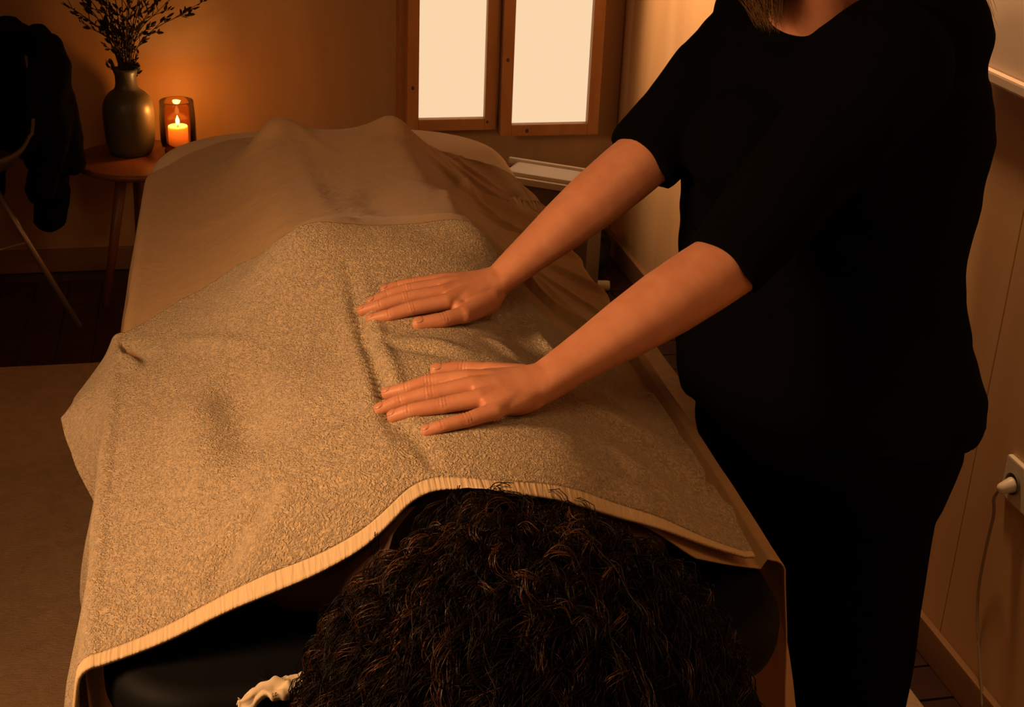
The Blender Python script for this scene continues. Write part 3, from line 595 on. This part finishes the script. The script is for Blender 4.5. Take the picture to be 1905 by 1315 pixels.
def strands(nc, per, kpts, seed):
    g = np.random.default_rng(seed); lines = []; L = np.linspace(0, 1, kpts)
    while len(lines) < nc*per:
        x0 = HCX+g.uniform(-.175, .165); y0_ = g.uniform(.93, 1.178)
        if ((x0-HCX)/.20)**2+((min(y0_, 1.08)-1.03)/.13)**2 > 1: continue
        d = np.array([(x0-HCX)*1.25+g.normal(0, .05), (y0_-1.16)*1.0-.035+g.normal(0, .05)]); d /= np.linalg.norm(d)+1e-6
        ln = g.uniform(.14, .30); bend = g.normal(0, .9); an = math.atan2(d[1], d[0])+bend*L
        px = x0+np.cumsum(np.cos(an))/kpts*ln; py = y0_+np.cumsum(np.sin(an))/kpts*ln
        if py.max() > (1.170 if px.min() < .2 else 1.184) or (np.abs(px-HCX) > .232).any(): continue
        z, q = dome(px, py); drop = np.cumsum(np.where(q < .03, ln/kpts*1.6, 0)); dep = g.normal(.006, .011); z = np.where(q < .03, .73, z)-drop*.8-dep+.004
        p = np.stack([px, py, z], 1); T = np.gradient(p, axis=0); T /= np.linalg.norm(T, axis=1, keepdims=True)+1e-9; U = np.cross(T, [.3, .5, .81]); U /= np.linalg.norm(U, axis=1, keepdims=True)+1e-9; Wv = np.cross(T, U)
        fr = ln/g.uniform(.026, .055); cr = g.uniform(.003, .010); ph = g.uniform(0, 6.28)
        for k in range(per):
            rc = (cr+g.normal(0, .0016))*np.minimum(1, .35+L*2.5); ang = (ph+g.normal(0, .35)+2*math.pi*fr*L+np.sin(L*7+ph)*.9)[:, None]
            fz = np.stack([np.sin(L*g.uniform(12, 30)+g.uniform(0, 6)), np.sin(L*g.uniform(12, 30)+g.uniform(0, 6)), np.sin(L*g.uniform(12, 30)+g.uniform(0, 6))], 1)*.0018
            q_ = p+rc[:, None]*(np.cos(ang)*U+np.sin(ang)*Wv)+fz+g.normal(0, .0022, 3)*1.0
            q_[:, 2] = np.where((q_[:, 1] > 1.12) & (q_[:, 0] < .62), np.maximum(q_[:, 2], TZ+.003), q_[:, 2]); lines.append(q_)
    return lines
hl_ = strands(800, 5, 52, 3)
link('curly_hair', tubes('curly_hair', hl_, RNG.uniform(.0003, .0007, len(hl_))), m_hair, cl)
hl_ = strands(64, 6, 60, 8)
link('lighter_ringlets', tubes('lighter_ringlets', hl_, RNG.uniform(.0003, .0006, len(hl_))), m_hair2, cl)
# ---------------------------------------------------------------- therapist
th_ = thing('person', (.86, 1.59, .007), 'person in black tunic and trousers leaning over with both hands on the towel', 'person')
HANDS = dict(
 near=dict(thumb=[(.241,1.391,.933),(.270,1.385,.936),(.297,1.371,.937),(.330,1.352,.936)], index=[(.182,1.363,.922),(.202,1.355,.930),(.226,1.353,.938),(.266,1.342,.945)],
           middle=[(.171,1.338,.916),(.193,1.335,.926),(.223,1.330,.935),(.269,1.325,.944)], ring=[(.182,1.316,.918),(.198,1.310,.926),(.234,1.304,.934),(.272,1.301,.941)],
           pinky=[(.210,1.267,.924),(.225,1.264,.930),(.252,1.267,.934),(.283,1.275,.938)], wrist=(.345,1.325,.942), elbow=(.592,1.438,1.028), shoulder=(.812,1.545,1.228)),
 far=dict(thumb=[(.245,1.551,.921),(.276,1.553,.924),(.303,1.563,.925),(.342,1.600,.925)], index=[(.192,1.588,.914),(.213,1.580,.922),(.240,1.581,.929),(.285,1.586,.934)],
           middle=[(.184,1.616,.914),(.206,1.609,.923),(.237,1.609,.931),(.285,1.611,.936)], ring=[(.198,1.635,.917),(.218,1.636,.925),(.245,1.635,.932),(.288,1.635,.936)],
           pinky=[(.218,1.660,.923),(.235,1.660,.928),(.257,1.657,.932),(.292,1.655,.935)], wrist=(.356,1.630,.938), elbow=(.572,1.712,1.075), shoulder=(.770,1.812,1.236)))
RAD = dict(thumb=(.0082, .0098, .0105, .0125), index=(.0073, .0082, .0092, .0103), middle=(.0073, .0083, .0094, .0106), ring=(.0071, .0080, .0091, .0103), pinky=(.0064, .0071, .0081, .0095))
skin_parts = []; nails = []
for hn, h in HANDS.items():
    V = []; Fc = []; w_ = Vector(h['wrist']); e_ = Vector(h['elbow']); creases = []
    mcps = [Vector(h[f][3]) for f in ('index', 'middle', 'ring', 'pinky')]; pc = sum(mcps, Vector())/4
    for f, J in h.items():
        if f in ('wrist', 'elbow', 'shoulder'): continue
        J = [Vector(j) for j in J]; r = RAD[f]
        for k in range(3): capsule(V, Fc, J[k+1], J[k], r[k+1], r[k], 20)
        ellipsoid(V, Fc, J[2], (r[2]*1.05,)*3, n=16, m=10)
        if f != 'thumb':
            capsule(V, Fc, J[3], w_.lerp(J[3], .30)+Vector((0, 0, .001)), r[3]*1.02, .012, 18)
            ellipsoid(V, Fc, J[3]+Vector((0, 0, -.0004)), (.0125, .0095, .0098), n=16, m=10)
            creases.append((J[2], (J[1]-J[3]).normalized(), .0060)); creases.append((J[1], (J[0]-J[2]).normalized(), .0035))
        else:
            im = Vector(h['index'][3]); capsule(V, Fc, J[2], J[3], .0118, .0165, 20); capsule(V, Fc, J[3], w_+Vector((0, 0, -.005)), .0165, .0185, 20)
            for t1, t2 in ((.15, .12), (.40, .32), (.65, .5), (.9, .68)): capsule(V, Fc, J[2].lerp(J[3], t1)+Vector((0, 0, -.002)), im.lerp(w_, t2)+Vector((0, 0, -.003)), .0085, .0092, 14)
            creases.append((J[1], (J[0]-J[2]).normalized(), .005))
        d = (J[0]-J[1]).normalized(); up = Vector((-.12, -.30 if f == 'thumb' else -.14, 1)); up = (up-d*up.dot(d)).normalized(); s = d.cross(up)
        nails.append((J[0]-d*r[0]*.05+up*r[0]*.80, (d-up*.12).normalized(), s, (up+d*.12).normalized(), r[0]))
    ax = (w_-pc).normalized(); sd = (mcps[0]-mcps[3]); wd = sd.length/2; sd = (sd-ax*sd.dot(ax)).normalized(); up = sd.cross(ax); up = up if up.z > 0 else -up
    fd = (e_-w_).normalized(); fs = (sd-fd*sd.dot(fd)).normalized(); rings = []
    pw = (w_-pc)
    for t, ra, rb, dz in ((-.06, wd+.004, .0085, -.002), (.08, wd+.0075, .0108, -.0015), (.30, wd+.007, .0130, -.001), (.55, wd*.92+.005, .0150, -.0015), (.80, .0300, .0172, -.001)): rings.append((pc+pw*t+up*dz, sd, up, ra, rb))
    for t, ra, rb in ((.0, .0270, .0192), (.07, .0262, .0200), (.16, .0272, .0215), (.28, .0302, .0250), (.45, .0352, .0310), (.65, .0400, .0360), (.85, .0412, .0380), (1.0, .0405, .0385), (1.10, .041, .039)):
        k = min(1, t/.16); s_ = (sd*(1-k)+fs*k); dd = (fd*k+ax*(1-k)).normalized(); s_ = (s_-dd*s_.dot(dd)).normalized(); u2 = dd.cross(s_); u2 = u2 if u2.dot(up) > 0 else -u2
        rings.append((w_+(e_-w_)*t, s_, u2, ra, rb))
    loft(V, Fc, rings, 40)
    ellipsoid(V, Fc, Vector(h['pinky'][3]).lerp(w_, .5)+Vector((0, 0, -.007)), (.034, .014, .013), (ax, sd, up))
    up_ = (Vector(h['shoulder'])-e_); capsule(V, Fc, e_, e_+up_*.92, .040, .050, 24)
    me = remeshed(V, Fc, .0015, 9); a = co_get(me); n_ = np.empty(len(me.vertices)*3, np.float32); me.vertices.foreach_get('normal', n_); n_ = n_.reshape(-1, 3)
    for c, d, ln in creases:
        r_ = a-np.array(c); al = r_@np.array(d); rad2 = np.linalg.norm(r_-al[:, None]*np.array(d), axis=1); m = (rad2 < .014) & (np.abs(al) < .010) & (n_[:, 2] > .1)
        a[m] -= (n_[m]*((.00055*(1+np.cos(2*math.pi*al[m]/.0036)))*np.exp(-(al[m]/ln)**2))[:, None])
    # keep the hand resting on the towel
    hz = zsurf(a[:, 0], a[:, 1])+.0085; near_ = (np.linalg.norm(a-np.array(w_), axis=1) < .20) & (a[:, 0] < w_.x+.01); a[:, 2] = np.where(near_, np.maximum(a[:, 2], hz-.004), a[:, 2])
    co_set(me, a); skin_parts.append(me)
# head, neck, upper torso and legs of the same figure
Sx = Vector((.74, -.67, 0)).normalized(); Fx = Vector((-Sx.y*-1, 0, 0)); Fx = Vector((-.67, -.74, 0)).normalized(); UZ = Vector((0, 0, 1))
nk = Vector((.775, 1.672, 1.235)); hd = Vector((.695, 1.585, 1.445))
hf = (Fx*.80+Vector((0, 0, -.60))).normalized(); hu = (UZ-hf*UZ.dot(hf)).normalized(); hs = hf.cross(hu)
V = []; Fc = []
capsule(V, Fc, nk, hd+Vector((.03, .03, -.03)), .062, .056, 26); capsule(V, Fc, nk+Vector((.02, .02, -.06)), nk, .07, .066, 26)
ellipsoid(V, Fc, hd+hu*.025-hf*.012, (.075, .096, .088), (hs, hf, hu)); ellipsoid(V, Fc, hd-hu*.035+hf*.030, (.056, .062, .072), (hs, hf, hu)); ellipsoid(V, Fc, hd-hu*.088+hf*.062, (.026, .022, .020), (hs, hf, hu))
capsule(V, Fc, hd+hf*.086+hu*.012, hd+hf*.104-hu*.026, .008, .0125, 14)
for s in (-1, 1):
    ellipsoid(V, Fc, hd+hs*s*.012+hf*.094-hu*.030, (.009, .010, .008), (hs, hf, hu)); ellipsoid(V, Fc, hd+hs*s*.033+hf*.078+hu*.028, (.026, .012, .009), (hs, hf, hu)); ellipsoid(V, Fc, hd+hs*s*.040+hf*.062-hu*.018, (.024, .022, .022), (hs, hf, hu))
    ellipsoid(V, Fc, hd+hs*s*.076-hf*.012-hu*.005, (.008, .019, .032), (hs, hf, hu)); ellipsoid(V, Fc, hd+hs*s*.078-hf*.004-hu*.033, (.007, .010, .011), (hs, hf, hu))
ellipsoid(V, Fc, hd+hf*.086-hu*.056, (.024, .012, .011), (hs, hf, hu))
core = [((.82, 1.665, 1.16), .140, .075), ((.818, 1.665, 1.05), .140, .09), ((.815, 1.65, .93), .145, .105), ((.828, 1.61, .78), .17, .115), ((.83, 1.60, .70), .16, .11)]
loft(V, Fc, [(Vector(c), Sx, Fx, a_, b_) for c, a_, b_ in core]); capsule(V, Fc, (.79, 1.78, 1.18), (.81, 1.58, 1.18), .045, .045)
LEGS = [((.790, 1.665, .72), (.835, 1.66, .42), (.88, 1.69, .09)), ((.885, 1.555, .72), (.895, 1.52, .42), (.90, 1.50, .09))]
for a_, b_, c_ in LEGS:
    capsule(V, Fc, a_, b_, .075, .052); capsule(V, Fc, b_, c_, .052, .036); capsule(V, Fc, c_, Vector(c_)+Fx*.11+Vector((0, 0, -.05)), .034, .026)
bodym = remeshed(V, Fc, .0045, 3)
link('body', join_meshes('body', skin_parts+[bodym]), m_skin, th_)
for p, d, s, u_, r in nails:
    V = []; Fc = []; ellipsoid(V, Fc, p, (r*.88, r*.70, r*.23), (d, s, u_), 16, 8); link('fingernail', mesh('fingernail', V, Fc), m_nail, th_)
for s in (-1, 1):
    V = []; Fc = []; ellipsoid(V, Fc, hd+hs*s*.032+hf*.078+hu*.010, (.0125, .0105, .0105), (hs, hf, hu), 16, 10); e = link('eye', mesh('eye', V, Fc), m_eyew, th_)
    V = []; Fc = []; ellipsoid(V, Fc, hd+hs*s*.032+hf*.0868+hu*.007, (.0055, .0025, .0055), (hs, hf, hu), 14, 8); i_ = link('iris', mesh('iris', V, Fc), m_iris, e); i_.matrix_parent_inverse = Matrix.Identity(4)
    V = []; Fc = []; capsule(V, Fc, hd+hs*s*.016+hf*.095+hu*.036, hd+hs*s*.050+hf*.080+hu*.037, .0035, .0022, 10); link('eyebrow', mesh('eyebrow', V, Fc), m_blond, th_)
V = []; Fc = []; ellipsoid(V, Fc, hd+hf*.0965-hu*.053, (.020, .0035, .0032), (hs, hf, hu)); ellipsoid(V, Fc, hd+hf*.0955-hu*.061, (.017, .0040, .0042), (hs, hf, hu)); link('lips', mesh('lips', V, Fc), m_lip, th_)
# black tunic
V = []; Fc = []
rings = [((.800, 1.690, 1.262), .085, .062), ((.812, 1.680, 1.245), .150, .085), ((.820, 1.672, 1.20), .186, .110), ((.820, 1.666, 1.13), .198, .135), ((.815, 1.666, 1.05), .199, .145), ((.812, 1.660, .97), .193, .138), ((.815, 1.650, .90), .196, .138), ((.824, 1.630, .83), .208, .145), ((.830, 1.615, .79), .213, .150), ((.833, 1.606, .748), .211, .148)]
loft(V, Fc, [(Vector(c), Sx, Fx, a_, b_) for c, a_, b_ in rings], 48)
ellipsoid(V, Fc, Vector((.80, 1.665, 1.10))+Fx*.075+Sx*.07, (.085, .080, .085)); ellipsoid(V, Fc, Vector((.80, 1.665, 1.10))+Fx*.075-Sx*.07, (.085, .080, .085))
ellipsoid(V, Fc, Vector((.875, 1.665, 1.18)), (.125, .125, .11)); ellipsoid(V, Fc, Vector((.855, 1.66, 1.235)), (.11, .11, .065)); ellipsoid(V, Fc, Vector((.888, 1.630, 1.245)), (.098, .10, .10)); ellipsoid(V, Fc, Vector((.895, 1.638, 1.195)), (.098, .10, .10)); ellipsoid(V, Fc, Vector((.893, 1.645, 1.14)), (.095, .10, .10))
nt_ = (UZ*.92+Fx*.38).normalized(); na = Sx; nb = nt_.cross(na)                # rounded neckline, tipped forward
loft(V, Fc, [((.812, 1.692, 1.205), na, nb, .125, .095), ((.790, 1.680, 1.245), na, nb, .100, .085), ((.771, 1.666, 1.268), na, nb, .082, .076), ((.766, 1.662, 1.280), na, nb, .077, .072)], 40)
for hn, h in HANDS.items():
    s_, e_, w_ = Vector(h['shoulder']), Vector(h['elbow']), Vector(h['wrist']); cuff = e_+(w_-e_)*.015; d = (cuff-s_)
    ellipsoid(V, Fc, s_, (.080, .078, .075) if hn == 'near' else (.066, .066, .066)); capsule(V, Fc, s_, s_+d*.55, .078 if hn == 'near' else .066, .061, 26); cone(V, Fc, s_+d*.45, cuff+(w_-e_).normalized()*.004, .064, .0515, 32)
    capsule(V, Fc, s_, Vector((.815, 1.67, 1.20)), .08, .10)
    for k in range(3): q = s_+d*(.62+.13*k); ellipsoid(V, Fc, q, (.060-.003*k,)*3)
me = remeshed(V, Fc, .005, 4); a = co_get(me)
for i in range(len(a)):
    p = Vector(a[i]); a[i] += np.array(noise.noise_vector(p*11))*.005+np.array(noise.noise_vector(Vector((p.x*20, p.y*20, p.z*34))))*.0025
co_set(me, a)
o = link('tunic', me, m_black, th_)
V = []; Fc = []
loft(V, Fc, [(Vector(c), Sx, Fx, a_, b_) for c, a_, b_ in [((.832, 1.61, .80), .185, .135), ((.835, 1.605, .70), .188, .135), ((.845, 1.60, .62), .165, .125), ((.85, 1.60, .58), .14, .11)]])
for a_, b_, c_ in LEGS:
    capsule(V, Fc, a_, b_, .098, .078); capsule(V, Fc, b_, Vector(c_)+Vector((0, 0, .06)), .078, .066); cone(V, Fc, b_, Vector(c_)+Vector((0, 0, -.03)), .076, .068)
me = remeshed(V, Fc, .006, 5); a = co_get(me)
for i in range(len(a)): a[i] += np.array(noise.noise_vector(Vector((a[i][0]*12, a[i][1]*12, a[i][2]*7))))*.006
co_set(me, a); link('trousers', me, m_black, th_)
for a_, b_, c_ in LEGS:
    V = []; Fc = []; c = Vector(c_); capsule(V, Fc, c+Vector((0, 0, -.04))-Fx*.02, c+Vector((0, 0, -.052))+Fx*.13, .043, .036, 20); ellipsoid(V, Fc, c+Vector((0, 0, -.05)), (.045, .05, .045))
    me = remeshed(V, Fc, .005, 3); q = co_get(me); q[:, 2] = np.maximum(q[:, 2], .0085); co_set(me, q); link('shoe', me, m_dark, th_)
# wavy blond hair
g = np.random.default_rng(11); lines = []
for i in range(1500):
    th0 = g.uniform(-2.6, 2.6); el = g.uniform(.15, 1.45); loc = hs*math.sin(th0)*math.cos(el)+(-hf)*math.cos(th0)*math.cos(el)+hu*math.sin(el)
    root = hd+hu*.02-hf*.012+Vector((loc.x*.084, loc.y*.084, loc.z*.09)); far_side = loc.dot(Sx) < -.15
    out = Vector((loc.x, loc.y, 0)).normalized() if abs(loc.x)+abs(loc.y) > .05 else Vector((1, 0, 0)); t = np.linspace(0, 1, 30)
    end = root+out*(.012+.03*g.random()); end.z = g.uniform(1.272, 1.33) if far_side else g.uniform(1.335, 1.40); L = root.z-end.z; midp = root+out*.045+loc*.02+Vector((0, 0, -L*.25))
    if far_side: end.z -= .012; end = end.lerp(Vector((.716, 1.622, end.z)), .70)
    p = np.array([(1-s_)**2*np.array(root)+2*s_*(1-s_)*np.array(midp)+s_*s_*np.array(end) for s_ in t]); ph = g.uniform(0, 6.28); am = .007*np.minimum(1, t*3)*g.uniform(.5, 1.6)
    p[:, 0] += am*np.sin(t*15+ph); p[:, 1] += am*np.cos(t*15+ph); lines.append(p)
for i in range(14):                                                        # loose strands behind the shoulder
    x0 = g.uniform(-.008, .008); t = np.linspace(0, 1, 30); b0 = np.array(hd)+np.array([.09, .07, .02])
    e0 = np.array([.955+g.uniform(-.02, .022), 1.60+g.uniform(-.03, .02), 1.262+g.uniform(0, .05)]); p = b0+(e0-b0)*t[:, None]; p[:, 2] += .04*np.sin(t*3.1); p[:, 0] += .008*np.sin(t*12+i); p[:, 1] += .008*np.cos(t*11+i); lines.append(p)
link('wavy_hair', tubes('wavy_hair', lines, g.uniform(.0004, .0009, len(lines))), m_blond, th_)
V = []; Fc = []; ellipsoid(V, Fc, hd+hu*.032-hf*.030, (.083, .088, .088), (hs, hf, hu)); ellipsoid(V, Fc, hd-hu*.035-hf*.062, (.075, .05, .09), (hs, hf, hu))
link('hair_cap', remeshed(V, Fc, .006, 3), m_blond, th_)
